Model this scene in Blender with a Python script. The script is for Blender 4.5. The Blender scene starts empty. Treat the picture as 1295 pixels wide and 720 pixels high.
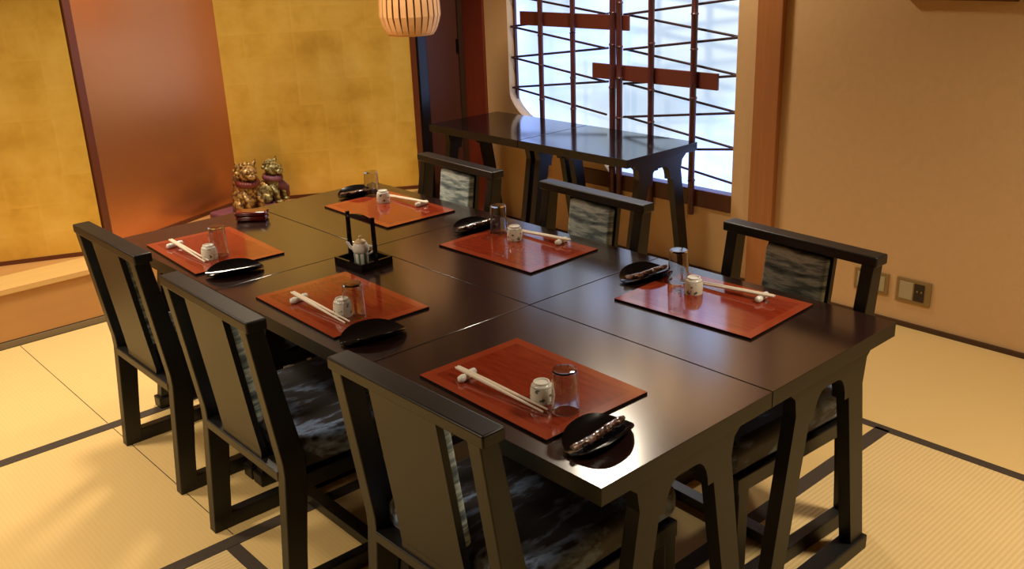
import bpy, bmesh, math, random
from mathutils import Vector, Matrix
random.seed(4)
PI = math.pi
scn = bpy.context.scene
C = scn.collection

# ------------------------------------------------------------------ helpers
def srgb(r, g, b):
    f = lambda c: (c/255/12.92) if c/255 <= .04045 else ((c/255+.055)/1.055)**2.4
    return (f(r), f(g), f(b), 1)

class MB:
    """collects shapes, builds ONE mesh object"""
    def __init__(s): s.bm = bmesh.new()
    def add(s, verts, faces, mi=0, M=None):
        vs = [s.bm.verts.new((M @ Vector(v)) if M else v) for v in verts]
        out = []
        for f in faces:
            try:
                fc = s.bm.faces.new([vs[i] for i in f]); fc.material_index = mi; out.append(fc)
            except ValueError: pass
        return out
    def box(s, a, b, mi=0, M=None, bev=0, seg=2):
        x0,y0,z0 = a; x1,y1,z1 = b
        V = [(x0,y0,z0),(x1,y0,z0),(x1,y1,z0),(x0,y1,z0),(x0,y0,z1),(x1,y0,z1),(x1,y1,z1),(x0,y1,z1)]
        F = [(0,3,2,1),(4,5,6,7),(0,1,5,4),(1,2,6,5),(2,3,7,6),(3,0,4,7)]
        fs = s.add(V, F, mi, M)
        if bev:
            es = list({e for f in fs for e in f.edges})
            bmesh.ops.bevel(s.bm, geom=es, offset=bev, segments=seg, profile=.5, affect='EDGES')
        return s
    def prism(s, poly, axis, a, b, mi=0, M=None, bev=0):
        """poly 2D in the two other axes; extruded along axis from a to b"""
        def mk(p, t):
            if axis == 0: return (t, p[0], p[1])
            if axis == 1: return (p[0], t, p[1])
            return (p[0], p[1], t)
        n = len(poly)
        V = [mk(p, a) for p in poly] + [mk(p, b) for p in poly]
        F = [tuple(range(n)), tuple(range(2*n-1, n-1, -1))] + [(i, n+i, n+(i+1) % n, (i+1) % n) for i in range(n)]
        fs = s.add(V, F, mi, M)
        bmesh.ops.recalc_face_normals(s.bm, faces=fs)
        if bev:
            es = list({e for f in fs for e in f.edges})
            bmesh.ops.bevel(s.bm, geom=es, offset=bev, segments=2, profile=.5, affect='EDGES')
        return s
    def lathe(s, prof, n=32, M=None, mi=0, close=False, sx=1, sy=1):
        V = []; F = []
        for r, z in prof:
            for k in range(n):
                a = 2*PI*k/n; V.append((r*math.cos(a)*sx, r*math.sin(a)*sy, z))
        m = len(prof)
        for i in range(m-1):
            for k in range(n):
                F.append((i*n+k, i*n+(k+1) % n, (i+1)*n+(k+1) % n, (i+1)*n+k))
        if close:
            F.append(tuple(range(n-1, -1, -1))); F.append(tuple(range((m-1)*n, m*n)))
        fs = s.add(V, F, mi, M)
        bmesh.ops.remove_doubles(s.bm, verts=list({v for f in fs for v in f.verts}), dist=1e-6)
        return s
    def tube(s, pts, rad, n=10, mi=0, M=None, caps=True):
        pts = [Vector(p) for p in pts]
        rad = rad if isinstance(rad, (list, tuple)) else [rad]*len(pts)
        V = []; F = []
        up = Vector((0, 0, 1))
        for i, p in enumerate(pts):
            t = (pts[min(i+1, len(pts)-1)] - pts[max(i-1, 0)]).normalized()
            u = up if abs(t.dot(up)) < .95 else Vector((1, 0, 0))
            a = t.cross(u).normalized(); b = a.cross(t).normalized()
            for k in range(n):
                w = 2*PI*k/n; V.append(p + (a*math.cos(w) + b*math.sin(w))*rad[i])
        for i in range(len(pts)-1):
            for k in range(n):
                F.append((i*n+k, i*n+(k+1) % n, (i+1)*n+(k+1) % n, (i+1)*n+k))
        if caps:
            F.append(tuple(range(n-1, -1, -1))); F.append(tuple(range((len(pts)-1)*n, len(pts)*n)))
        s.add(V, F, mi, M); return s
    def ball(s, c, r, mi=0, sc=(1, 1, 1), u=16, v=10, M=None, rot=None):
        T = Matrix.Translation(c)
        if rot: T = T @ rot
        T = T @ Matrix.Diagonal((r*sc[0], r*sc[1], r*sc[2], 1))
        if M: T = M @ T
        ret = bmesh.ops.create_uvsphere(s.bm, u_segments=u, v_segments=v, radius=1, matrix=T)
        for f in {f for w in ret['verts'] for f in w.link_faces}: f.material_index = mi
        return s
    def build(s, name, mats, parent=None, smooth=None, subsurf=0, recalc=True):
        if recalc: bmesh.ops.recalc_face_normals(s.bm, faces=s.bm.faces[:])
        me = bpy.data.meshes.new(name); s.bm.to_mesh(me); s.bm.free()
        for m in (mats if isinstance(mats, (list, tuple)) else [mats]): me.materials.append(m)
        if smooth is not None:
            me.shade_smooth()
            if smooth < 180: me.set_sharp_from_angle(angle=math.radians(smooth))
            if smooth <= 60:
                for p_ in me.polygons:
                    if p_.area > 4e-4 and max(abs(c_) for c_ in p_.normal) > .9995: p_.use_smooth = False
        o = bpy.data.objects.new(name, me); C.objects.link(o)
        if parent: o.parent = parent
        if subsurf:
            md = o.modifiers.new('s', 'SUBSURF'); md.levels = subsurf; md.render_levels = subsurf
        return o

def _bt(s, name, mats, root):
    o = s.build(name, mats, root, smooth=40)
    for p_ in o.data.polygons: p_.material_index = 0 if p_.normal.z > .9 else 1
    return o
MB.build_top = _bt

def tag(o, label=None, cat=None, group=None, kind=None):
    if label: o['label'] = label
    if cat: o['category'] = cat
    if group: o['group'] = group
    if kind: o['kind'] = kind
    return o
def empty(name, loc=(0, 0, 0), rz=0):
    o = bpy.data.objects.new(name, None); C.objects.link(o)
    o.location = loc; o.rotation_euler = (0, 0, rz); o.empty_display_size = .05
    return o
def copy_tree(o, parent=None):
    c = o.copy(); C.objects.link(c); c.parent = parent
    for ch in [x for x in KIDS if x.parent == o]:
        n = copy_tree(ch, c)
    return c
KIDS = []
def snap(): KIDS[:] = list(C.objects)

# ------------------------------------------------------------------ materials
def mat(name):
    m = bpy.data.materials.new(name); m.use_nodes = True
    nt = m.node_tree; b = nt.nodes['Principled BSDF']
    return m, nt, b
def simple(name, col, rough=.5, metal=0, spec=None, coat=0, ior=None, var=0, vscale=8, bump=0, bscale=200, stretch=None, coat_rough=.05):
    m, nt, b = mat(name)
    b.inputs['Base Color'].default_value = col; b.inputs['Roughness'].default_value = rough
    b.inputs['Metallic'].default_value = metal
    if ior: b.inputs['IOR'].default_value = ior
    if coat: b.inputs['Coat Weight'].default_value = coat; b.inputs['Coat Roughness'].default_value = coat_rough
    L = nt.links.new
    if var or bump:
        tc = nt.nodes.new('ShaderNodeTexCoord'); mp = nt.nodes.new('ShaderNodeMapping')
        L(tc.outputs['Object'], mp.inputs[0])
        if stretch: mp.inputs['Scale'].default_value = stretch
    if var:
        n = nt.nodes.new('ShaderNodeTexNoise'); n.inputs['Scale'].default_value = vscale; n.inputs['Detail'].default_value = 5
        L(mp.outputs[0], n.inputs['Vector'])
        mx = nt.nodes.new('ShaderNodeMix'); mx.data_type = 'RGBA'
        mx.inputs[6].default_value = tuple(c*(1-var) for c in col[:3])+(1,)
        mx.inputs[7].default_value = tuple(min(1, c*(1+var)) for c in col[:3])+(1,)
        L(n.outputs['Fac'], mx.inputs[0]); L(mx.outputs[2], b.inputs['Base Color'])
    if bump:
        n2 = nt.nodes.new('ShaderNodeTexNoise'); n2.inputs['Scale'].default_value = bscale; n2.inputs['Detail'].default_value = 3
        L(mp.outputs[0], n2.inputs['Vector'])
        bp = nt.nodes.new('ShaderNodeBump'); bp.inputs['Strength'].default_value = bump; bp.inputs['Distance'].default_value = .002
        L(n2.outputs['Fac'], bp.inputs['Height']); L(bp.outputs[0], b.inputs['Normal'])
    return m

def ramp(nt, stops):
    r = nt.nodes.new('ShaderNodeValToRGB'); e = r.color_ramp.elements
    while len(e) < len(stops): e.new(.5)
    for i, (p, c) in enumerate(stops): e[i].position = p; e[i].color = c
    return r

M = {}
M['lacquer_top'] = simple('lacquer_top', (.020, .008, .006, 1), .175, ior=2.4)
M['lacquer_gloss'] = simple('lacquer_gloss', (.006, .005, .006, 1), .12, ior=2.4)
M['lacquer'] = simple('lacquer', (.006, .0052, .0045, 1), .42, ior=1.45)
M['chair_wood'] = simple('chair_wood', (.006, .0055, .0042, 1), .40, ior=1.5)
M['gloss_black'] = simple('gloss_black', (.004, .004, .005, 1), .10, ior=1.42)
M['wall'] = simple('sand_plaster', srgb(214, 176, 126), .92, var=.05, vscale=30, bump=.35, bscale=260)
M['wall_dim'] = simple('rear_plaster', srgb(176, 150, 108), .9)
M['dark_panel'] = simple('dark_wood_panel', srgb(62, 42, 30), .6)
M['ceiling'] = simple('ceiling_board', srgb(120, 92, 62), .8)
M['post_wood'] = simple('post_wood', srgb(172, 112, 64), .45, var=.18, vscale=6, stretch=(8, 8, .5))
M['window_wood'] = simple('window_wood', srgb(88, 46, 32), .45)
M['red_wood'] = simple('red_wood', srgb(120, 48, 28), .45, var=.15, vscale=6, stretch=(8, 8, .5))
M['door_wood'] = simple('door_wood', srgb(96, 52, 38), .55, var=.08, vscale=5, stretch=(6, 6, .5))
M['step_wood'] = simple('step_wood', srgb(184, 136, 80), .45, var=.12, vscale=3, stretch=(1, 6, 6))
M['step_light'] = simple('step_light', srgb(208, 170, 106), .4, var=.08, vscale=3, stretch=(1, 6, 6))
M['step_strip'] = simple('step_strip', srgb(120, 105, 80), .5)
M['dark_trim'] = simple('dark_trim', srgb(70, 45, 28), .5)
M['screen_frame'] = simple('screen_frame', srgb(92, 44, 22), .35)
M['ivory'] = simple('ivory', srgb(238, 226, 205), .4)
M['white_china'] = simple('white_china', srgb(240, 238, 230), .15, coat=.5)
M['metal_plate'] = simple('metal_plate', srgb(150, 126, 84), .45, metal=.4)
M['plate_insert'] = simple('plate_insert', srgb(176, 164, 130), .5)
M['socket_dark'] = simple('socket_dark', srgb(40, 28, 25), .4)
M['bamboo'] = simple('red_bamboo', srgb(90, 44, 42), .35, var=.25, vscale=10, stretch=(3, 3, 1))
M['stick'] = simple('dark_stick', srgb(60, 32, 36), .5)
M['board'] = simple('red_board', srgb(108, 48, 34), .5, var=.1, vscale=8, stretch=(1, 1, 8))
M['slat'] = simple('lamp_slat', srgb(232, 178, 120), .6, var=.08, vscale=20)
M['lamp_dark'] = simple('lamp_inner', srgb(130, 85, 45), .7)
M['red_box'] = simple('red_box', srgb(92, 18, 16), .15, coat=.6)
M['purple'] = simple('purple_silk', srgb(112, 62, 78), .6, var=.25, vscale=40)
M['dark_red'] = simple('dark_red', srgb(96, 24, 20), .5)
M['cream'] = simple('cream_wood', srgb(222, 196, 150), .5)
M['navy_pin'] = simple('dark_metal', srgb(24, 22, 24), .35, metal=.6)
M['black_post'] = simple('black_post', srgb(24, 20, 26), .3)
M['ext'] = simple('hall', srgb(120, 90, 60), .8)

# placemat lacquer: red brown wood with slim lighter border rebate
def matm():
    m, nt, b = mat('placemat_lacquer'); L = nt.links.new
    tc = nt.nodes.new('ShaderNodeTexCoord'); mp = nt.nodes.new('ShaderNodeMapping')
    mp.inputs['Scale'].default_value = (22, 3, 1); L(tc.outputs['Object'], mp.inputs[0])
    n = nt.nodes.new('ShaderNodeTexNoise'); n.inputs['Scale'].default_value = 4; n.inputs['Detail'].default_value = 6
    L(mp.outputs[0], n.inputs[0])
    r = ramp(nt, [(.3, srgb(122, 40, 22)), (.7, srgb(146, 54, 30))]); L(n.outputs['Fac'], r.inputs[0])
    # border band
    sp = nt.nodes.new('ShaderNodeSeparateXYZ'); L(tc.outputs['Object'], sp.inputs[0])
    def absgt(o, v):
        a = nt.nodes.new('ShaderNodeMath'); a.operation = 'ABSOLUTE'; L(o, a.inputs[0])
        g = nt.nodes.new('ShaderNodeMath'); g.operation = 'GREATER_THAN'; g.inputs[1].default_value = v; L(a.outputs[0], g.inputs[0]); return g
    g1 = absgt(sp.outputs[0], .165-.028); g2 = absgt(sp.outputs[1], .236-.028)
    mx = nt.nodes.new('ShaderNodeMath'); mx.operation = 'MAXIMUM'; L(g1.outputs[0], mx.inputs[0]); L(g2.outputs[0], mx.inputs[1])
    c = nt.nodes.new('ShaderNodeMix'); c.data_type = 'RGBA'; L(mx.outputs[0], c.inputs[0]); L(r.outputs[0], c.inputs[6])
    c.inputs[7].default_value = srgb(150, 62, 36)
    L(c.outputs[2], b.inputs['Base Color']); b.inputs['Roughness'].default_value = .09; b.inputs['IOR'].default_value = 1.7
    return m
M['mat'] = matm()

# gold leaf: squares of leaf with slightly different lustre
def goldm():
    m, nt, b = mat('gold_leaf'); L = nt.links.new
    tc = nt.nodes.new('ShaderNodeTexCoord'); mp = nt.nodes.new('ShaderNodeMapping'); L(tc.outputs['Object'], mp.inputs[0])
    mp.inputs['Scale'].default_value = (7, 1, 7)
    w = nt.nodes.new('ShaderNodeTexWhiteNoise'); w.noise_dimensions = '3D'
    fl = nt.nodes.new('ShaderNodeVectorMath'); fl.operation = 'FLOOR'; L(mp.outputs[0], fl.inputs[0])
    mu = nt.nodes.new('ShaderNodeVectorMath'); mu.operation = 'MULTIPLY'; mu.inputs[1].default_value = (1, 0, 1); L(fl.outputs[0], mu.inputs[0]); L(mu.outputs[0], w.inputs['Vector'])
    n = nt.nodes.new('ShaderNodeTexNoise'); n.inputs['Scale'].default_value = 3.5; n.inputs['Detail'].default_value = 6; n.inputs['Roughness'].default_value = .62; L(tc.outputs['Object'], n.inputs[0])
    # seams
    fr = nt.nodes.new('ShaderNodeVectorMath'); fr.operation = 'FRACTION'; L(mp.outputs[0], fr.inputs[0])
    sp = nt.nodes.new('ShaderNodeSeparateXYZ'); L(fr.outputs[0], sp.inputs[0])
    def seam(o):
        g = nt.nodes.new('ShaderNodeMapRange'); g.inputs[1].default_value = .05; g.inputs[2].default_value = .13; g.inputs[3].default_value = 1; g.inputs[4].default_value = 0
        L(o, g.inputs[0]); return g
    s1 = seam(sp.outputs[0]); s2 = seam(sp.outputs[2])
    mx = nt.nodes.new('ShaderNodeMath'); mx.operation = 'MAXIMUM'; L(s1.outputs[0], mx.inputs[0]); L(s2.outputs[0], mx.inputs[1])
    a = nt.nodes.new('ShaderNodeMath'); a.operation = 'MULTIPLY_ADD'; a.inputs[1].default_value = .09; L(w.outputs['Value'], a.inputs[0]); L(n.outputs['Fac'], a.inputs[2])
    a2 = nt.nodes.new('ShaderNodeMath'); a2.operation = 'MULTIPLY_ADD'; a2.inputs[1].default_value = .035; L(mx.outputs[0], a2.inputs[0]); L(a.outputs[0], a2.inputs[2])
    r = ramp(nt, [(.30, srgb(200, 156, 58)), (.55, srgb(226, 186, 84)), (.85, srgb(242, 208, 114))]); L(a2.outputs[0], r.inputs[0])
    L(r.outputs[0], b.inputs['Base Color']); b.inputs['Metallic'].default_value = .5; b.inputs['Roughness'].default_value = .40
    return m
M['gold'] = goldm()
M['brown_reflection'] = simple('gold_reflecting_brown', srgb(200, 130, 76), .27, metal=.75, var=.06, vscale=3)  # middle gold panel: brown reflection of the right wall tinted into its base colour
def goldfig(name, c1, c2):
    m, nt, b = mat(name); L = nt.links.new
    tc = nt.nodes.new('ShaderNodeTexCoord')
    v = nt.nodes.new('ShaderNodeTexNoise'); v.inputs['Scale'].default_value = 55; v.inputs['Detail'].default_value = 3; L(tc.outputs['Object'], v.inputs[0])
    r = ramp(nt, [(.42, c1), (.58, c2)]); L(v.outputs[0], r.inputs[0]); L(r.outputs[0], b.inputs['Base Color'])
    b.inputs['Metallic'].default_value = .35; b.inputs['Roughness'].default_value = .38
    bp = nt.nodes.new('ShaderNodeBump'); bp.inputs['Strength'].default_value = .6; bp.inputs['Distance'].default_value = .006
    L(v.outputs[0], bp.inputs['Height']); L(bp.outputs[0], b.inputs['Normal'])
    return m
M['lion_gold'] = goldfig('lion_gold', srgb(90, 56, 26), srgb(176, 142, 84))
M['lion_green'] = goldfig('lion_green', srgb(96, 78, 40), srgb(166, 156, 104))

# ikat fabric
def fabm(name, scale, dark, mid, light, rotz=0, st_=(.36, .48, .57, .68)):
    m, nt, b = mat(name); L = nt.links.new
    tc = nt.nodes.new('ShaderNodeTexCoord'); mp = nt.nodes.new('ShaderNodeMapping'); L(tc.outputs['Object'], mp.inputs[0])
    mp.inputs['Scale'].default_value = scale; mp.inputs['Rotation'].default_value = (.22, 0, rotz)
    n = nt.nodes.new('ShaderNodeTexNoise'); n.inputs['Scale'].default_value = 4.2; n.inputs['Detail'].default_value = 7; n.inputs['Roughness'].default_value = .6; n.inputs['Distortion'].default_value = .25
    L(mp.outputs[0], n.inputs[0])
    r = ramp(nt, [(st_[0], dark), (st_[1], mid), (st_[2], light), (st_[3], mid)]); L(n.outputs['Fac'], r.inputs[0])
    L(r.outputs[0], b.inputs['Base Color']); b.inputs['Roughness'].default_value = .6; b.inputs['Sheen Weight'].default_value = .3
    return m
M['fabric_back'] = fabm('ikat_back', (1, 1.3, 7.5), srgb(40, 54, 76), srgb(120, 144, 150), srgb(214, 230, 226))
M['fabric_seat'] = fabm('ikat_seat', (1.5, 4.0, 2.5), srgb(18, 14, 18), srgb(42, 36, 46), srgb(140, 168, 212), .5, (.40, .50, .60, .69))

# tatami: two rib directions
def tatami(name, axis, c1, c2, bs=.5):
    m, nt, b = mat(name); L = nt.links.new
    tc = nt.nodes.new('ShaderNodeTexCoord'); sp = nt.nodes.new('ShaderNodeSeparateXYZ'); L(tc.outputs['Object'], sp.inputs[0])
    def tri(o, k):
        a = nt.nodes.new('ShaderNodeMath'); a.operation = 'MULTIPLY'; a.inputs[1].default_value = k; L(o, a.inputs[0])
        s = nt.nodes.new('ShaderNodeMath'); s.operation = 'SINE'; L(a.outputs[0], s.inputs[0])
        q = nt.nodes.new('ShaderNodeMath'); q.operation = 'MULTIPLY_ADD'; q.inputs[1].default_value = .5; q.inputs[2].default_value = .5; L(s.outputs[0], q.inputs[0]); return q
    rib = tri(sp.outputs[axis], 2*PI/.0155)
    fine = nt.nodes.new('ShaderNodeTexNoise'); fine.inputs['Scale'].default_value = 60; fine.inputs['Detail'].default_value = 4
    mp = nt.nodes.new('ShaderNodeMapping'); mp.inputs['Scale'].default_value = (1, 6, 1) if axis == 1 else (6, 1, 1); L(tc.outputs['Object'], mp.inputs[0]); L(mp.outputs[0], fine.inputs[0])
    pw = nt.nodes.new('ShaderNodeMath'); pw.operation = 'MULTIPLY'; pw.inputs[1].default_value = .42; L(rib.outputs[0], pw.inputs[0])
    ad = nt.nodes.new('ShaderNodeMath'); ad.operation = 'MULTIPLY_ADD'; ad.inputs[1].default_value = .6; L(fine.outputs['Fac'], ad.inputs[0]); L(pw.outputs[0], ad.inputs[2])
    r = ramp(nt, [(.1, c1), (.75, c2)]); L(ad.outputs[0], r.inputs[0]); L(r.outputs[0], b.inputs['Base Color'])
    b.inputs['Roughness'].default_value = .75
    bp = nt.nodes.new('ShaderNodeBump'); bp.inputs['Strength'].default_value = bs; bp.inputs['Distance'].default_value = .002
    L(rib.outputs[0], bp.inputs['Height']); L(bp.outputs[0], b.inputs['Normal'])
    return m
TA, TB = srgb(204, 172, 114), srgb(224, 196, 138)
M['tatami_x'] = tatami('tatami_ribs_x', 1, TA, TB)
M['tatami_y'] = tatami('tatami_ribs_y', 0, srgb(212, 180, 116), srgb(218, 186, 122), .05)
M['border'] = simple('tatami_border', srgb(62, 50, 38), .8, var=.3, vscale=60)

# glass
m, nt, b = mat('clear_glass'); b.inputs['Transmission Weight'].default_value = 1; b.inputs['Roughness'].default_value = .0; b.inputs['IOR'].default_value = 1.45
M['glass'] = m
# frosted, day-lit window pane (a lit window)
m, nt, b = mat('frosted_pane'); L = nt.links.new
tc = nt.nodes.new('ShaderNodeTexCoord'); n = nt.nodes.new('ShaderNodeTexNoise'); n.inputs['Scale'].default_value = .9; n.inputs['Detail'].default_value = 2
mp = nt.nodes.new('ShaderNodeMapping'); mp.inputs['Location'].default_value = (0, 3.3, 1.0); L(tc.outputs['Object'], mp.inputs[0]); L(mp.outputs[0], n.inputs[0])
r = ramp(nt, [(.40, (.45, .62, .82, 1)), (.56, (.82, 1.25, 2.9, 1))]); L(n.outputs['Fac'], r.inputs[0])
b.inputs['Base Color'].default_value = (.6, .7, .8, 1); b.inputs['Roughness'].default_value = .5
L(r.outputs[0], b.inputs['Emission Color']); b.inputs['Emission Strength'].default_value = 1.05
M['pane'] = m
# cup: white with small grey-brown flecks in a band
def cupm():
    m, nt, b = mat('patterned_china'); L = nt.links.new
    tc = nt.nodes.new('ShaderNodeTexCoord'); v = nt.nodes.new('ShaderNodeTexNoise'); v.inputs['Scale'].default_value = 75; v.inputs['Detail'].default_value = 1; L(tc.outputs['Object'], v.inputs[0])
    r = ramp(nt, [(.60, srgb(236, 232, 214)), (.66, srgb(112, 112, 96))]); L(v.outputs['Fac'], r.inputs[0])
    sp = nt.nodes.new('ShaderNodeSeparateXYZ'); L(tc.outputs['Object'], sp.inputs[0])
    a = nt.nodes.new('ShaderNodeMath'); a.operation = 'LESS_THAN'; a.inputs[1].default_value = .037; L(sp.outputs[2], a.inputs[0])
    d = nt.nodes.new('ShaderNodeMath'); d.operation = 'SUBTRACT'; d.inputs[1].default_value = .0385; L(sp.outputs[2], d.inputs[0])
    d2 = nt.nodes.new('ShaderNodeMath'); d2.operation = 'ABSOLUTE'; L(d.outputs[0], d2.inputs[0])
    d3 = nt.nodes.new('ShaderNodeMath'); d3.operation = 'LESS_THAN'; d3.inputs[1].default_value = .0007; L(d2.outputs[0], d3.inputs[0])
    c = nt.nodes.new('ShaderNodeMix'); c.data_type = 'RGBA'; L(a.outputs[0], c.inputs[0]); c.inputs[6].default_value = srgb(240, 238, 228); L(r.outputs[0], c.inputs[7])
    e = nt.nodes.new('ShaderNodeMix'); e.data_type = 'RGBA'; L(d3.outputs[0], e.inputs[0]); L(c.outputs[2], e.inputs[6]); e.inputs[7].default_value = srgb(130, 130, 120)
    L(e.outputs[2], b.inputs['Base Color']); b.inputs['Roughness'].default_value = .2
    return m
M['cup'] = cupm()
# striped pot
def stripem():
    m, nt, b = mat('striped_china'); L = nt.links.new
    tc = nt.nodes.new('ShaderNodeTexCoord'); sp = nt.nodes.new('ShaderNodeSeparateXYZ'); L(tc.outputs['Object'], sp.inputs[0])
    at = nt.nodes.new('ShaderNodeMath'); at.operation = 'ARCTAN2'; L(sp.outputs[1], at.inputs[0]); L(sp.outputs[0], at.inputs[1])
    mr = nt.nodes.new('ShaderNodeMath'); mr.operation = 'MULTIPLY'; mr.inputs[1].default_value = 4/PI; L(at.outputs[0], mr.inputs[0])
    fr = nt.nodes.new('ShaderNodeMath'); fr.operation = 'FRACT'; L(mr.outputs[0], fr.inputs[0])
    r = ramp(nt, [(0, srgb(236, 236, 226)), (.3, srgb(236, 236, 226)), (.34, srgb(60, 130, 150)), (.5, srgb(30, 60, 110)), (.56, srgb(150, 170, 120)), (.75, srgb(236, 236, 226))])
    r.color_ramp.interpolation = 'CONSTANT'
    L(fr.outputs[0], r.inputs[0]); L(r.outputs[0], b.inputs['Base Color']); b.inputs['Roughness'].default_value = .2
    return m
M['stripe'] = stripem()
# crinkled film over a dark wrapped towel
m, nt, b = mat('towel_wrap'); L = nt.links.new
tc = nt.nodes.new('ShaderNodeTexCoord'); n = nt.nodes.new('ShaderNodeTexNoise'); n.inputs['Scale'].default_value = 70; n.inputs['Detail'].default_value = 4; L(tc.outputs['Object'], n.inputs[0])
r = ramp(nt, [(.42, srgb(52, 26, 20)), (.62, srgb(130, 92, 74))]); L(n.outputs['Fac'], r.inputs[0]); L(r.outputs[0], b.inputs['Base Color'])
b.inputs['Roughness'].default_value = .15; b.inputs['Coat Weight'].default_value = 1
bp = nt.nodes.new('ShaderNodeBump'); bp.inputs['Strength'].default_value = .9; bp.inputs['Distance'].default_value = .006; L(n.outputs['Fac'], bp.inputs['Height']); L(bp.outputs[0], b.inputs['Normal'])
M['wrap'] = m

# ------------------------------------------------------------------ the room
WX = 2.86          # right wall face
X0, Y0 = -3.2, -3.4
YB = 4.75; ZC = 2.55
def struct(o): o['kind'] = 'structure'; return o

# floor: tatami mats and their cloth borders in one mesh
f = MB()
f.box((X0-.1, Y0-.1, -.12), (WX+.2, YB+.1, -.022), 3)
bx = .045
def rect(x0, x1, y0, y1, mi, z1=0.0): f.box((x0, y0, -.022), (x1, y1, z1), mi)
# mats as rectangles (ribs along x : mi0, along y : mi1)
rows = [(-3.4, -1.83), (-1.83, -.75), (-.75, .335), (.335, 1.42), (1.42, 2.50), (2.50, 3.66)]
rect(-.195, 1.88, -.75, .335, 0); rect(-.195, 1.88, -1.83, -.75, 0); rect(-.195, 1.88, -3.4, -1.83, 0)
rect(-.195, 1.88, .335, 1.42, 1)
rect(X0, -.195, -3.4, .335, 1); rect(X0, -.195, .335, 1.42, 0)
rect(X0, -.17, 1.42, 2.50, 1); rect(-.17, 1.88, 1.42, 2.50, 1)
rect(X0, -.17, 2.50, 3.66, 1); rect(-.17, 1.88, 2.50, 3.66, 1)
rect(1.88, WX, -3.4, 3.66, 1); rect(1.88, WX, 3.66, 3.86, 1)
def bord(x0, x1, y0, y1): f.box((x0, y0, -.02), (x1, y1, .0015), 2)
for y in (2.50, 1.42, .335, -.75, -1.83): bord(X0, 1.88, y-.032, y+.022)
bord(1.865, 1.905, -3.4, 3.66)
bord(-.225, -.18, -3.4, 1.39)
f.box((-.172, 1.45, -.02), (-.169, 2.47, .0006), 2); f.box((-.172, 2.53, -.02), (-.169, 3.66, .0006), 2)
struct(f.build('floor', [M['tatami_x'], M['tatami_y'], M['border'], M['dark_trim']]))

# right wall with window opening (rounded lower far corner)
WY0, WY1, WZ0, WZ1 = 1.735, 3.44, .361, 2.05
w = MB()
w.box((WX, Y0, 0), (WX+.12, WY0, ZC)); w.box((WX, WY1, 0), (WX+.12, 3.86, ZC))
w.box((WX, WY0, 0), (WX+.12, WY1, WZ0)); w.box((WX, WY0, WZ1), (WX+.12, WY1, ZC))
cor = [(WY1+.001, WZ0-.001), (WY1+.001, .84)] + [(WY1-.30*(1-math.cos(t))**.8*1.0, .84-.30*math.sin(t)*.62) for t in [PI/2*k/10 for k in range(1, 11)]] + [(2.92, .62), (2.70, .56), (2.5, WZ0-.001)]
w.prism(cor, 0, WX, WX+.12)
struct(w.build('wall_right', M['wall']))
# rear (alcove) walls, the door wall, other walls, ceiling
struct(MB().box((X0, YB, 0), (2.42, YB+.1, ZC)).build('wall_back', M['wall']))
struct(MB().box((2.42, 3.90, 0), (WX+.12, 3.98, ZC)).box((2.36, 3.90, 0), (2.42, YB+.1, ZC)).build('wall_alcove', M['wall']))
struct(MB().box((X0-.1, Y0, 0), (X0, YB, ZC)).build('wall_left', M['wall_dim']))
struct(MB().box((X0-.1, Y0-.1, 0), (WX+.12, Y0, ZC)).build('wall_front', M['dark_panel']))
struct(MB().box((X0-.1, Y0-.1, ZC), (WX+.12, YB+.1, ZC+.1)).build('ceiling', M['ceiling']))
# baseboard, posts
struct(MB().box((WX-.012, Y0, 0), (WX, 3.65, .022)).build('baseboard_right', M['dark_trim']))
struct(MB().box((WX-.035, 1.465, 0), (WX, 1.605, ZC), bev=.004).build('trim_1', M['post_wood']))
struct(MB().box((WX-.02, 3.655, 0), (WX+.1, 3.90, ZC), bev=.003).build('trim_2', M['red_wood']))
struct(MB().box((2.43, 3.80, 0), (2.50, 3.90, ZC), bev=.003).build('trim_3', M['black_post']))
# door in the back corner
d = MB(); d.box((2.50, 3.865, .02), (2.835, 3.90, 2.1)); 
door = struct(d.build('door_1', M['door_wood']))
fr = MB(); fr.box((2.80, 3.85, 0), (2.838, 3.868, 2.12)); fr.box((2.50, 3.85, 2.1), (2.838, 3.90, 2.16)); fr.build('door_frame', M['dark_trim'], door)
MB().box((2.785, 3.852, 1.07), (2.800, 3.866, 1.16), bev=.003).build('door_handle', M['navy_pin'], door)
# window
win = MB(); win.box((WX-.006, WY0-.0, .361), (WX+.06, WY1-.55, .455), bev=.004)
win.box((WX+.05, WY1-.018, .78), (WX+.065, WY1, WZ1)); win.box((WX+.03, WY0, WZ1-.05), (WX+.05, WY1, WZ1))
wo = struct(win.build('window_1', M['window_wood']))
MB().box((WX+.07, WY0-.02, .36), (WX+.078, WY1+.02, WZ1+.02)).build('window_pane', M['pane'], wo)

# wooden raised step of the alcove
s = MB(); s.box((X0, 3.672, .035), (2.36, YB, .275), 0); s.box((X0, 3.66, .262), (2.36, 3.90, .29), 1, bev=.004)
s.box((X0, 3.90, .262), (2.36, YB, .2895), 2)
s.box((X0, 3.665, 0), (2.36, YB, .030), 3); s.box((X0, 3.678, .028), (2.36, YB, .037), 4)
s.prism([(-.17, 3.902), (-.16, 3.902), (-.245, 4.3), (-.255, 4.3)], 2, .288, .2902, 4)
struct(s.build('trim_4', [M['step_wood'], M['step_light'], M['step_wood'], M['step_strip'], M['dark_trim']]))

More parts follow.
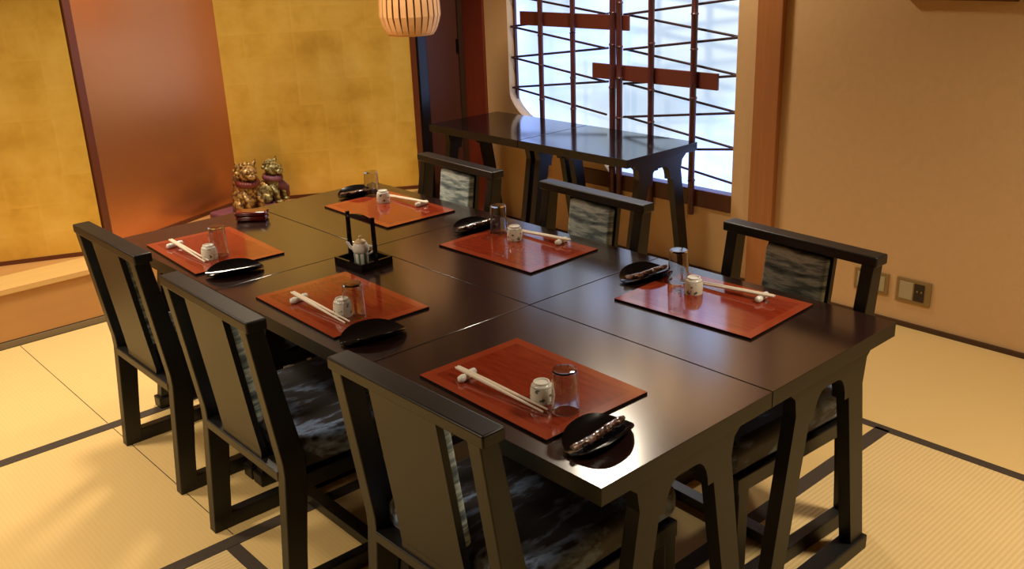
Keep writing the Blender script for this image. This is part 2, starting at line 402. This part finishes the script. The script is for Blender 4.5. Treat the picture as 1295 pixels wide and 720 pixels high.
# ------------------------------------------------------------------ folding screen
scr = empty('folding_screen', (.9, 4.05, .29))
tag(scr, 'tall gold leaf folding screen zigzagging on the wooden step behind the tables', 'folding screen')
def panel(ax, ay, bx_, by_, lside, rside, skin='gold'):
    a = Vector((ax, ay, 0)); b_ = Vector((bx_, by_, 0)); L_ = (b_-a).length
    ang = math.atan2(by_-ay, bx_-ax)
    H = 1.72
    q = MB(); q.box((.004, -.009, .02), (L_-.004, .009, H-.02))
    p = q.build('panel', M[skin], scr); p.location = a - Vector((.9, 4.05, 0)); p.rotation_euler = (0, 0, ang)
    q = MB()
    q.box((0, -.012, 0), (L_, .012, .022)); q.box((0, -.012, H-.022), (L_, .012, H))
    if lside: q.box((0, -.0125, .0), (lside, .0125, H))
    if rside: q.box((L_-rside, -.0125, .0), (L_, .0125, H))
    q.build('frame', M['screen_frame'], p)
    return p
hinge = [(-.66, 4.33), (.386, 3.885), (1.345, 4.28), (2.325, 3.68)]
panel(*hinge[0], *hinge[1], .02, 0)
bp_ = panel(*hinge[1], *hinge[2], .045, 0, 'brown_reflection'); bp_['label'] = 'plain gold panel with a brown reflection put into its colour'
panel(*hinge[2], *hinge[3], 0, .035)

# ------------------------------------------------------------------ low tables
TH = .725
def table_parts(root, LX, LY, top_m, overhang=.035):
    MB().box((-LX/2+.0015, -LY/2+.0015, TH-.043), (LX/2-.0015, LY/2-.0015, TH), bev=.0011, seg=2).build_top('tabletop', [top_m, M['lacquer']], root)
    for s_ in (-1, 1):
        yy = s_*(LY/2-overhang)
        q = MB()
        # arch frame: splayed legs flowing into a head rail
        hw = .150; bw = .255; lt = .075; lb = .066
        zt = TH-.043; zb = .045
        def xo(z): return hw+(bw-hw)*(zt-z)/(zt-zb)
        za = .628
        arch_in = xo(za)-lt
        poly = [(-xo(zb), zb), (-xo(zb)+lb, zb)]
        poly += [(-(xo(.56)-lt*.96), .56)]
        for k in range(6):
            t = PI/2*k/5
            poly.append((-(arch_in-.008)+(.045)*(1-math.cos(t)), .56+.075*math.sin(t)))
        right = [(-x, z) for x, z in reversed(poly)]
        outer = [(xo(.60), .60), (hw+.022, .65), (hw+.06, zt), (-hw-.06, zt), (-hw-.022, .65), (-xo(.60), .60)]
        poly = poly + right + outer
        q.prism(poly, 1, yy-.019, yy+.019)
        q.build('leg_frame', M['lacquer'], root)
        MB().box((-bw-.012, yy-.03, 0), (bw+.012, yy+.03, .046), bev=.004).build('foot_bar', M['lacquer'], root)
    MB().box((-.02, -LY/2+.05, TH-.11), (.02, LY/2-.05, TH-.055)).build('stretcher', M['lacquer'], root)

def mk_table(LX, LY, x, y, top_m=None):
    r = empty('low_table', (x, y, 0)); table_parts(r, LX, LY, top_m or M['lacquer_top']); return r
t0 = mk_table(.6, .85, .3, .425); snap()
tl = {(0, 0): 'black lacquer table unit nearest the camera, under the foreground red placemat',
      (1, 0): 'black lacquer table unit at the near right corner, nearest the wall sockets',
      (0, 1): 'middle unit of the left row of black tables, with the caddy on its far edge',
      (1, 1): 'middle unit of the right row of black tables, bluish with window reflections',
      (0, 2): 'far left black table unit, carrying the small red box and next to the gold screen',
      (1, 2): 'far right unit of the joined black tables, between gold screen and window'}
for (i, j), lab in tl.items():
    o = t0 if (i, j) == (0, 0) else copy_tree(t0)
    o.location = (.3+.6*i, .425+.8504*j, 0)
    tag(o, lab, 'table', 'joined black dining tables')
s0 = mk_table(.555, .79, 2.530, 2.315, M['lacquer_gloss']); snap()
tag(s0, 'near one of the two black side tables standing under the window', 'table', 'side tables under the window')
s1 = copy_tree(s0); s1.location = (2.530, 3.108, 0)
tag(s1, 'far one of the two black side tables, reaching towards the brown door', 'table', 'side tables under the window')

# ------------------------------------------------------------------ chairs (local x = forward)
def xb(z): return .035*z/.42 if z <= .42 else .035-.055*(z-.42)/.425
def mk_chair():
    r = empty('low_backed_chair')
    for s_ in (-1, 1):
        y0, y1 = (s_*.262, s_*.222); y0, y1 = min(y0, y1), max(y0, y1)
        back = [(xb(z), z) for z in (0, .15, .36, .40, .44, .60, .85)]
        front = [(xb(z)+d_, z) for z, d_ in ((.85, .05), (.60, .062), (.44, .072), (.36, .070), (.15, .062), (.0, .060))]
        MB().prism(back+front, 1, y0, y1, bev=.003).build('rear_post', M['chair_wood'], r)
        MB().box((.03, y0+.001, 0), (.60, y1-.001, .052), bev=.003).build('skid', M['chair_wood'], r)
        MB().box((.555, y0+.001, .05), (.60, y1-.001, .345), bev=.003).build('front_leg', M['chair_wood'], r)
        MB().box((.06, y0+.001, .338), (.605, y1-.001, .385), bev=.003).build('seat_rail', M['chair_wood'], r)
    MB().box((-.020-.002, -.274, .845), (.038, .274, .876), bev=.005, seg=3).build('top_rail', M['chair_wood'], r, smooth=40)
    MB().box((.030, -.225, .372), (.085, .225, .402), bev=.003).build('lower_rail', M['chair_wood'], r)
    MB().box((.568, -.225, .338), (.60, .225, .384), bev=.002).build('front_rail', M['chair_wood'], r)
    MB().box((.30, -.225, .010), (.345, .225, .045), bev=.002).build('stretcher', M['chair_wood'], r)
    # splat: a board following the lean
    q = MB(); zs = [.375, .42, .52, .62, .72, .85]
    V = []
    for z in zs:
        x = xb(z)+.004
        hw = .118 if z > .5 else .122
        V += [(x, -hw, z), (x, hw, z), (x+.018, hw, z), (x+.018, -hw, z)]
    F = [(0, 1, 2, 3), (len(V)-1, len(V)-2, len(V)-3, len(V)-4)]
    for i in range(len(zs)-1):
        for k in range(4): F.append((4*i+k, 4*i+(k+1) % 4, 4*i+4+(k+1) % 4, 4*i+4+k))
    q.add(V, F); spl = q.build('backrest', M['chair_wood'], r)
    # back pad, leaning
    q = MB(); q.box((0, -.110, 0), (.030, .110, .332), bev=.012, seg=4)
    pad = q.build('back_pad', M['fabric_back'], spl, smooth=60)
    pad.location = (xb(.50)+.018, 0, .502); pad.rotation_euler = (0, -math.atan(.055/.425), 0)
    # seat cushion
    q = MB(); q.box((.075, -.252, .385), (.625, .252, .475), bev=.03, seg=5)
    for v in q.bm.verts:
        d_ = 1-max(abs((v.co.x-.35)/.275), abs(v.co.y/.252))
        if v.co.z > .44: v.co.z += .012*min(1, max(0, d_*4))
    q.build('seat_cushion', M['fabric_seat'], r, smooth=60)
    return r
c0 = mk_chair(); snap()
chairs = [
 (-.190, 2.055, 0.0, 'black chair farthest left, its back turned to the wooden step'),
 (-.213, 1.270, -.01, 'black chair in the middle of the left row, seen from behind'),
 (-.180, .395, .01, 'black chair in the foreground, back to the camera by the red placemat'),
 (1.300, .372, PI-.05, 'black chair in front of the two wall sockets, with a blue grey back pad'),
 (1.300, 1.235, PI-.04, 'black chair in front of the near side table, its top rail shining blue'),
 (1.300, 2.025, PI-.05, 'black chair far right of the gold screen, in front of the far side table')]
for i, (x, y, a, lab) in enumerate(chairs):
    o = c0 if i == 0 else copy_tree(c0)
    o.location = (x, y, 0); o.rotation_euler = (0, 0, a)
    tag(o, lab, 'chair', 'chairs around the joined tables')

# ------------------------------------------------------------------ place settings
ZT = TH; ZM = TH+.007
# placemats
def mk_mat():
    r = empty('placemat')
    MB().box((-.165, -.236, .0055), (.165, .236, .007), bev=.0004, seg=1).build('top_face', M['mat'], r)
    MB().box((-.165, -.236, 0), (.165, .236, .0055)).build('edge', M['gloss_black'], r)
    return r
pm = mk_mat(); snap()
mats = [(.225, .447, -.02, 'glossy red lacquer placemat in the foreground, on the table unit nearest the camera'),
        (.215, 1.291, -.02, 'orange placemat beside the caddy, in the middle of the left row'),
        (.198, 2.118, -.05, 'placemat at the far left, in front of the brown part of the screen'),
        (.975, .460, .045, 'red placemat nearest the wall sockets, at the right chair'),
        (.952, 1.290, .025, 'red placemat with bright window reflections, middle of the right row'),
        (.955, 2.082, -.02, 'orange placemat at the far end of the tables, nearest the gold screen and lamp')]
for i, (x, y, a, lab) in enumerate(mats):
    o = pm if i == 0 else copy_tree(pm)
    o.location = (x, y, ZT); o.rotation_euler = (0, 0, a); tag(o, lab, 'placemat', 'lacquer placemats')
where = ['on the foreground red placemat', 'on the orange placemat beside the caddy', 'on the far left placemat by the screen',
         'on the red placemat nearest the wall sockets', 'on the middle right placemat with window reflections', 'on the farthest placemat, by the gold screen']

# chopstick rests
def mk_rest():
    q = MB()
    q.tube([(0, -.034, .006), (0, -.029, .0085), (0, -.018, .0085), (0, 0, .006), (0, .018, .0085), (0, .029, .0085), (0, .034, .006)], [.004, .0095, .0105, .0075, .0105, .0095, .004], n=14)
    for v in q.bm.verts: v.co.z = max(0, v.co.z)
    return q.build('chopstick_rest', M['white_china'], smooth=180)
r0 = mk_rest(); snap()
rests = [(.134, .580), (.129, 1.390), (.108, 2.250), (1.080, .358), (1.083, 1.198), (1.068, 2.004)]
for i, (x, y) in enumerate(rests):
    o = r0 if i == 0 else copy_tree(r0)
    o.location = (x, y, ZM); o.rotation_euler = (0, 0, PI/2+[.25, .2, .15, .15, .2, .1][i])
    tag(o, 'white knot shaped chopstick rest '+where[i], 'chopstick rest', 'white chopstick rests')
# chopsticks: every stick its own thing
def mk_stick():
    q = MB(); L_ = .33
    q.tube([(-.040, 0, 0), (-.034, 0, 0), (L_*.2, 0, -.0), (L_*.83, 0, 0), (L_*.84, 0, 0)], [.0020, .0038, .0046, .0026, .0012], n=10)
    return q.build('chopstick', M['ivory'], smooth=60)
k0 = mk_stick(); snap()
first = True
sdir = [-PI/2+.02, -PI/2-.01, -PI/2-.02, PI/2+.10, PI/2+.06, PI/2+.05]
for i, (x, y) in enumerate(rests):
    for sgn in (-1, 1):
        o = k0 if first else copy_tree(k0); first = False
        a = sdir[i] + sgn*.012
        nx, ny = -math.sin(sdir[i]), math.cos(sdir[i])
        o.location = (x+nx*.0045*sgn, y+ny*.0045*sgn, ZM+.0185)
        o.rotation_euler = (0, math.radians(2.4), a)
        side = ('left' if sgn*(-ny if False else nx) < 0 else 'right')
        tag(o, 'ivory chopstick, %s one of two, %s' % (side, where[i]), 'chopstick', 'ivory chopsticks')
# inverted sake cups
def mk_cup():
    q = MB()
    prof = [(0, .0455), (.0135, .0455), (.0150, .049), (.0170, .049), (.0180, .0465), (.0178, .0445), (.0215, .041), (.0235, .034), (.0248, .020), (.0250, .006), (.0245, 0), (.0232, 0), (.0232, .020), (.021, .036), (0, .041)]
    q.lathe([(max(r_, .0001), z) for r_, z in prof], 36)
    return q.build('sake_cup', M['cup'], smooth=50)
u0 = mk_cup(); snap()
cups = [(.180, .358), (.163, 1.194), (.134, 2.016), (.996, .544), (1.008, 1.363), (.998, 2.180)]
for i, (x, y) in enumerate(cups):
    o = u0 if i == 0 else copy_tree(u0)
    o.location = (x, y, ZM); o.rotation_euler = (0, 0, i*1.3)
    o.scale = (1.13, 1.13, 1.03); tag(o, 'small patterned cup turned upside down '+where[i], 'cup', 'small patterned cups')
# tumblers, upside down
def mk_glass():
    q = MB()
    prof = [(.0001, .0985), (.0200, .0985), (.0245, .098), (.0262, .094), (.0282, .050), (.0300, .002), (.0296, 0), (.0291, 0), (.0287, .002), (.0270, .050), (.0251, .091), (.0240, .0935), (.0001, .0940)]
    q.lathe(prof, 40)
    return q.build('drinking_glass', M['glass'], smooth=45)
g0 = mk_glass(); snap()
glasses = [(.182, .282), (.175, 1.149), (.180, 2.034), (1.042, .640), (1.027, 1.472), (1.034, 2.315)]
gw = ['on the foreground red placemat', 'beside the caddy, over the orange placemat', 'at the far left placemat by the brown screen panel',
      'on the red placemat nearest the wall sockets', 'on the middle right placemat with window reflections', 'farthest away, in front of the gold screen']
for i, (x, y) in enumerate(glasses):
    on = [1, 1, 1, 1, 1, 1][i]
    o = g0 if i == 0 else copy_tree(g0)
    o.location = (x, y, ZM if on else ZT)
    o.scale = (1.10, 1.10, 1.07); tag(o, 'clear glass tumbler turned upside down '+gw[i], 'glass', 'clear tumblers')
# dishes: shallow lacquer leaf dish with lifted sides (long axis = local x)
def dish_mesh():
    q = MB(); n = 40; rings = 10
    V = []; F = []
    def zed(u, v): return .003 + .030*abs(v)**2.2 + .006*(u*u)
    for k in range(rings+1):
        t = k/rings
        for i in range(n):
            a = 2*PI*i/n
            cu = math.copysign(abs(math.cos(a))**.82, math.cos(a)); cv = math.copysign(abs(math.sin(a))**.9, math.sin(a))
            u, v = cu*t, cv*t
            V.append((u*.098, v*.062*(1-.10*u*u), zed(u, v)))
    for k in range(rings):
        for i in range(n):
            F.append((k*n+i, k*n+(i+1) % n, (k+1)*n+(i+1) % n, (k+1)*n+i))
    fs = q.add(V, F)
    bmesh.ops.remove_doubles(q.bm, verts=q.bm.verts[:], dist=1e-5)
    bmesh.ops.recalc_face_normals(q.bm, faces=q.bm.faces[:])
    ret = bmesh.ops.extrude_face_region(q.bm, geom=q.bm.faces[:])
    for v in ret['geom']:
        if isinstance(v, bmesh.types.BMVert): v.co.z -= .003
    return q
dd = dish_mesh().build('towel_dish', M['gloss_black'], smooth=50); snap()
dishes = [(.142, .140, .10, 0, 'shiny black oval dish with lifted sides at the near corner of the foreground placemat'),
          (.130, .988, -.15, 0, 'empty black oval dish between the foreground chair and the orange placemat'),
          (.128, 1.815, -.28, 0, 'black oval dish nearest the far left placemat'),
          (1.020, .752, -.10, 0, 'black oval dish beside the glass near the wall socket side placemat'),
          (1.012, 1.588, .0, 0, 'dark oval dish at the middle right placemat, holding a shiny wrapped towel'),
          (1.010, 2.385, -.05, 0, 'black oval dish farthest away, in front of the gold screen')]
for i, (x, y, a, _, lab) in enumerate(dishes):
    o = dd if i == 0 else copy_tree(dd)
    o.location = (x, y, ZT); o.rotation_euler = (0, 0, a); tag(o, lab, 'dish', 'black towel dishes')
def mk_towel():
    q = MB(); pts = []; rad = []
    for k in range(15):
        t = k/14*2-1
        pts.append((t*.090, .0015*math.sin(t*5), .0155+.006*t*t)); rad.append(.0105*(1-.35*abs(t)**4)+.001*math.sin(k*2.1))
    q.tube(pts, rad, n=12)
    for v in q.bm.verts: v.co.z = .0155+(v.co.z-.0155)*.85
    return q.build('wrapped_towel', M['wrap'], smooth=60)
w0 = mk_towel(); snap()
first = True
for i, lab in ((0, 'small rolled towel in shiny wrap lying in the black dish of the foreground placemat'),
               (3, 'rolled towel in dark striped wrap, in the dish beside the wall socket side placemat'),
               (4, 'rolled towel in bright shiny wrap, in the dish at the middle right placemat'),
               (5, 'rolled towel in dark wrap in the farthest dish, by the gold screen')):
    o = w0 if first else copy_tree(w0); first = False
    x, y, a = dishes[i][:3]; o.location = (x, y, ZT-.001); o.rotation_euler = (0, 0, a); tag(o, lab, 'towel', 'wrapped towels')

# caddy with handle
cd = empty('condiment_caddy', (.482, 1.560, ZT), .06)
tag(cd, 'black wooden tray with a tall arched handle in the middle of the left tables', 'caddy')
q = MB(); q.box((-.066, -.077, 0), (.066, .077, .006))
for a_, b_ in (((-.066, -.077, .004), (-.058, .077, .028)), ((.058, -.077, .004), (.066, .077, .028)), ((-.058, -.077, .004), (.058, -.069, .028)), ((-.058, .069, .004), (.058, .077, .028))): q.box(a_, b_)
q.build('tray', M['gloss_black'], cd)
for s_ in (-1, 1):
    MB().prism([(s_*.072-.006, .004), (s_*.072+.006, .004), (s_*.069+.0045, .178), (s_*.069-.0045, .178)], 0, -.006, .006).build('handle_post', M['gloss_black'], cd)
arc = [(-.072, .157)]+[(t*.068, .166+.012*(1-t*t)) for t in (-1, -.6, -.2, .2, .6, 1)]+[(.072, .157)]+[(.03, .160), (-.03, .160)]
MB().prism(arc, 0, -.005, .005).build('handle_bar', M['gloss_black'], cd)
pot = empty('soy_sauce_pot', (.470, 1.552, ZT+.006), .3)
pot.scale = (1.08, 1.08, 1.25)
tag(pot, 'small white china soy sauce pot with blue and green stripes, standing in the black caddy', 'sauce pot')
MB().lathe([(.0001, 0), (.021, 0), (.022, .002), (.0235, .030), (.022, .034), (.0001, .034)], 32).build('striped_base', M['stripe'], pot, smooth=50)
q = MB(); q.lathe([(.0001, .033), (.022, .033), (.0265, .038), (.0265, .048), (.022, .058), (.0185, .062), (.0001, .062)], 32)
q.build('body', M['white_china'], pot, smooth=60)
MB().lathe([(.0001, .0600), (.0195, .0600), (.0195, .0635), (.014, .068), (.004, .070), (.0035, .074), (.0055, .077), (.0035, .080), (.0001, .081)], 24).build('lid', M['cream'], pot, smooth=60)
MB().tube([(-.012, .020, .044), (-.016, .030, .050), (-.018, .034, .060), (-.020, .040, .063)], [.006, .005, .004, .003]).build('spout', M['white_china'], pot, smooth=60)
MB().tube([(.010, -.020, .052), (.016, -.034, .050), (.016, -.036, .036), (.009, -.022, .028)], [.003, .0035, .0035, .003]).build('handle', M['white_china'], pot, smooth=60)

# red box on the far left table
rb = empty('lacquer_box', (.495, 2.385, ZT), -.72)
rb.scale = (1, 1.1, 1.25)
tag(rb, 'small dark red lacquered box with rounded corners on the far left table unit', 'box')
MB().box((-.062, -.030, 0), (.062, .030, .019), bev=.009, seg=4).build('body', M['red_box'], rb, smooth=60)
MB().box((-.064, -.032, .0185), (.064, .032, .032), bev=.0062, seg=4).build('lid', M['red_box'], rb, smooth=60)

# ------------------------------------------------------------------ lion figurines on the step
cu = MB(); cu.box((-.20, -.12, 0), (.20, .12, .04), bev=.015, seg=3)
cu = cu.build('display_cushion', M['purple'], smooth=60); cu.location = (1.27, 4.0, .29); cu.rotation_euler = (0, 0, .2)
tag(cu, 'low purple cushion under the two lion figurines, on the step by the screen fold', 'cushion')
def lion(name, x, y, z, rz, s_, skin, mane, label):
    r = empty(name, (x, y, z), rz); r.scale = (s_, s_, s_)
    tag(r, label, 'figurine', 'lion figurines')
    q = MB()
    q.ball((0, 0, .075), .075, sc=(1.05, .95, 1.0), u=24, v=16)          # seated body
    q.ball((0, -.035, .125), .055, sc=(1, .85, 1.1), u=20, v=12)
    for sx in (-1, 1):
        q.tube([(sx*.038, -.05, .12), (sx*.042, -.078, .06), (sx*.042, -.085, .012)], [.022, .018, .018], n=12)
        q.ball((sx*.042, -.093, .012), .020, sc=(1, 1.35, .65))
        q.ball((sx*.066, -.015, .035), .036, sc=(.7, 1.2, 1))
    q.build('body', skin, r, smooth=180)
    q = MB()
    q.ball((0, -.045, .215), .052, sc=(1.1, .95, .9), u=24, v=14)
    q.ball((0, -.092, .202), .026, sc=(1.25, .9, .75))
    for sx in (-1, 1):
        q.ball((sx*.022, -.088, .232), .011)
        q.tube([(sx*.040, -.035, .245), (sx*.062, -.035, .270), (sx*.066, -.04, .285)], [.016, .011, .002], n=8)
    q.ball((0, -.098, .222), .010)
    hd = q.build('head', skin, r, smooth=180)
    q = MB()
    for k in range(13):
        a = PI*.08+PI*.84*k/12
        q.ball((.058*math.cos(a)*1.1, -.025+.012*math.sin(k*3), .212+.052*math.sin(a)), .014, u=10, v=8)
    q.build('mane_curls', skin, hd, smooth=180)
    q = MB()
    for k in range(24):
        a = 2*PI*k/24
        q.ball((.054*math.cos(a), -.038+.046*math.sin(a), .162+.008*math.sin(a)), .019, u=10, v=8)
    q.build('ruff', mane, r, smooth=180)
    q = MB(); q.tube([(0, .06, .05), (0, .095, .09), (.01, .10, .15), (.0, .085, .19)], [.014, .018, .022, .004], n=10)
    q.build('tail', skin, r, smooth=180)
    return r
l1 = lion('lion_figurine', 1.235, 3.955, .33, .12, 1.02, M['lion_gold'], M['dark_red'], 'mottled gold lion figurine with a dark red ruff, the left and front one of two')
l2 = lion('lion_figurine', 1.425, 4.03, .33, .55, .92, M['lion_green'], M['purple'], 'greenish gold lion figurine draped in purple cloth, behind and right of the other')
q = MB(); q.tube([(-.03, -.02, .15), (.02, -.06, .12), (.07, -.075, .07), (.115, -.06, .018)], [.030, .036, .034, .022], n=12)
dr = q.build('drape', M['purple'], l2, smooth=180)

# ------------------------------------------------------------------ pendant lamp
lp = empty('pendant_lamp', (1.965, 3.22, 1.29))
tag(lp, 'hanging lamp of pale curved wooden slats in front of the gold screen', 'lamp')
R_ = .165
def lr(z):   # radius profile over height
    return .118+(R_-.118)*min(1, (z/.10))**.55 if z < .10 else R_-.05*((z-.10)/.32)**2
NS = 26
for k in range(NS):
    a = 2*PI*k/NS; ca, sa = math.cos(a), math.sin(a)
    q = MB(); V = []; F = []
    zs = [.0, .012, .03, .06, .10, .16, .24, .33, .42]
    hw = .0145
    for z in zs:
        rr = lr(z)
        for (du, dr_) in ((-hw, 0), (hw, 0), (hw, -.004), (-hw, -.004)):
            V.append(((rr+dr_)*ca-du*sa, (rr+dr_)*sa+du*ca, z))
    for i in range(len(zs)-1):
        for j in range(4): F.append((4*i+j, 4*i+(j+1) % 4, 4*i+4+(j+1) % 4, 4*i+4+j))
    F += [(0, 1, 2, 3), (len(V)-4, len(V)-3, len(V)-2, len(V)-1)]
    q.add(V, F); q.build('slat', M['slat'], lp)
q = MB()
for z in (.004, .415):
    rr = lr(z)-.006
    pts = [(rr*math.cos(2*PI*k/40), rr*math.sin(2*PI*k/40), z) for k in range(41)]
    q.tube(pts, .006, n=8)
q.build('hoop', M['slat'], lp, smooth=180)
MB().lathe([(.095, .01), (.128, .07), (.135, .20), (.100, .40)], 32).build('inner_shade', M['lamp_dark'], lp, smooth=180)
MB().tube([(0, 0, .30), (0, 0, ZC-1.29)], .005).build('cord', M['gloss_black'], lp)
MB().box((-.10, -.006, .408), (.10, .006, .42)).build('cross_bar', M['slat'], lp)

# ------------------------------------------------------------------ bamboo lattice in the window
def zline(k, base): return base-.187*k
bam = [(3.10, .0165, .36), (2.835, .0165, .36), (2.528, .020, .33), (2.480, .0185, .33), (2.25, .0185, .33), (1.963, .0185, .33)]
bl = ['leftmost', 'second from left', 'front one of the paired', 'rear one of the paired', 'second from right', 'rightmost']
for i, (y, r_, zb) in enumerate(bam):
    q = MB(); pts = []; rad = []
    z = zb; k = 0
    while z < 2.2:
        seg = .22+.05*math.sin(i*2+k*1.7)
        for dz, rr in ((0, r_*.96), (seg*.5, r_*.93), (seg-.012, r_*.98), (seg-.006, r_*1.18), (seg-.001, r_*.98)):
            pts.append((0, .004*math.sin(z*2+i), z+dz)); rad.append(rr)
        z += seg; k += 1
    q.tube(pts, rad, n=14)
    o = q.build('bamboo_pole', M['bamboo'], smooth=50); o.location = (2.838, y+.018, -.012)
    tag(o, {0: 'leftmost upright red bamboo pole of the window lattice', 1: 'second upright red bamboo pole from the left in the window',
            2: 'thicker front pole of the close pair of red bamboo in the window middle', 3: 'darker rear pole of the close pair of red bamboo in the window middle',
            4: 'upright red bamboo pole second from the right in the window', 5: 'rightmost upright red bamboo pole in the window, reaching below the side table'}[i], 'bamboo pole', 'red bamboo poles')
for (y0, y1, z0, z1, lab) in ((2.447, 3.322, 1.262, 1.343, 'upper dark red board fixed across the bamboo lattice, on its left'),
                              (1.846, 2.721, .990, 1.075, 'lower dark red board fixed across the bamboo lattice, on its right')):
    o = MB().box((2.859, y0, z0), (2.873, y1, z1), bev=.002).build('lattice_board', M['board'])
    tag(o, lab, 'board', 'lattice boards')
yl, yc, yr = 3.40, 2.60, 1.712; yc2 = 2.47
segs = []
for k in range(-4, 5):
    segs.append((yl, zline(k, 1.259), yc, zline(k, 1.170), 'left')); segs.append((yl, zline(k+1, 1.259), yc, zline(k, 1.170), 'left'))
    segs.append((yr, zline(k, 1.270), yc2, zline(k, 1.170), 'right')); segs.append((yr, zline(k, 1.270), yc2, zline(k-1, 1.170), 'right'))
for ti, (y0, z0, y1, z1, sd) in enumerate(segs):
    lo, hi = min(z0, z1), max(z0, z1)
    if lo < (.72 if sd == 'left' else .44) or hi > 1.9: continue
    o = MB().tube([(0, y0, z0), (0, (y0+y1)/2, (z0+z1)/2), (0, y1, z1)], .0068, n=8).build('lattice_twig', M['stick'], smooth=60)
    o.location = (2.880+.016*(ti % 2), .03, -.012)
    tag(o, 'thin dark zigzag twig across the %s half of the window lattice' % sd, 'twig', 'thin twigs of the %s half lattice' % sd)

# ------------------------------------------------------------------ wall sockets, framed board
def plate(y0, y1, z0, z1, label, dark):
    r = empty('wall_socket', (WX, (y0+y1)/2, (z0+z1)/2)); w_ = (y1-y0)/2; h_ = (z1-z0)/2
    tag(r, label, 'wall socket', 'wall sockets')
    q = MB(); t = .009
    q.box((-.008, -w_, -h_), (0, w_, h_), bev=.002); q.build('plate', M['metal_plate'], r)
    MB().box((-.011, .002, -h_+.016), (-.007, w_-.016, h_-.016), bev=.001).build('blank_insert', M['plate_insert'], r)
    if dark:
        q = MB(); q.box((-.011, -w_+.030, -h_+.016), (-.007, -.004, h_-.016), bev=.001)
        s2 = q.build('socket_block', M['socket_dark'], r)
        q = MB()
        for dy in (-.48, -.24): q.ball((-.0115, w_*dy, .006), .0045, sc=(.5, 1, 1))
        q.build('terminal', M['metal_plate'], s2)
    else:
        MB().box((-.011, -w_+.018, -h_+.016), (-.007, -.004, h_-.016), bev=.001).build('cover_insert', M['plate_insert'], r)
plate(.838, 1.008, .128, .232, 'brass coloured wall plate partly hidden behind the chair post', False)
plate(.636, .799, .120, .234, 'brass coloured wall socket plate with a dark right half, right of the chair', True)
fb = empty('framed_board', (WX, .655, 1.458)); tag(fb, 'brown wooden framed board high on the beige wall, only its lower edge showing', 'picture frame')
q = MB(); q.box((-.024, -.225, 0), (0, .225, .035), bev=.002); q.box((-.024, -.225, .56), (0, .225, .60)); q.box((-.024, -.225, .03), (0, -.19, .57)); q.box((-.024, .19, .03), (0, .225, .57)); q.build('frame', M['screen_frame'], fb)
MB().box((-.016, -.192, .03), (-.010, .192, .57)).build('board', M['cream'], fb)

# ------------------------------------------------------------------ light
def area(name, loc, size, power, col, tgt=None, sy=None, shape='DISK', spread=PI):
    l = bpy.data.lights.new(name, 'AREA'); l.shape = shape; l.size = size
    if sy: l.size_y = sy
    l.energy = power; l.color = col; l.spread = spread
    o = bpy.data.objects.new(name, l); C.objects.link(o); o.location = loc
    if tgt is not None:
        o.rotation_euler = (Vector(tgt)-Vector(loc)).to_track_quat('-Z', 'Y').to_euler()
    return o
WARM = (1, .84, .62)
SP = math.radians(125)
area('ceiling_light_near', (-1.9, 1.3, 2.5), .5, 36, WARM, spread=SP)
area('ceiling_light_left', (-1.0, 3.0, 2.5), .5, 27, WARM, spread=SP)
area('ceiling_light_right', (1.4, -.8, 2.5), .35, 30, WARM, spread=SP)
area('ceiling_light_middle', (.9, 3.1, 2.5), .3, 30, WARM, spread=SP)
area('downlight', (2.33, 2.12, 2.52), .20, 24, (1, .86, .66))

wd = bpy.data.worlds.new('w'); scn.world = wd; wd.use_nodes = True
wd.node_tree.nodes['Background'].inputs[0].default_value = (.5, .6, .8, 1); wd.node_tree.nodes['Background'].inputs[1].default_value = .3

# ------------------------------------------------------------------ camera
cam = bpy.data.cameras.new('camera'); co = bpy.data.objects.new('camera', cam); C.objects.link(co); scn.camera = co
yaw, pitch, roll = [math.radians(v) for v in (48.61392872, -19.88954503, -2.26256627)]
fw = Vector((math.cos(pitch)*math.cos(yaw), math.cos(pitch)*math.sin(yaw), math.sin(pitch)))
rt = Vector((math.sin(yaw), -math.cos(yaw), 0)); up = rt.cross(fw)
r2 = rt*math.cos(roll)+up*math.sin(roll); u2 = up*math.cos(roll)-rt*math.sin(roll)
Mx = Matrix((r2, u2, -fw)).transposed().to_4x4(); Mx.translation = (-1.21754, -1.13682, 1.76672)
co.matrix_world = Mx
cam.sensor_width = 36; cam.lens = 1213.8746*36/1295; cam.clip_start = .05

vs = scn.view_settings; vs.view_transform = 'Standard'; vs.look = 'None'; vs.gamma = 1; vs.exposure = 0.0
vs.use_curve_mapping = False
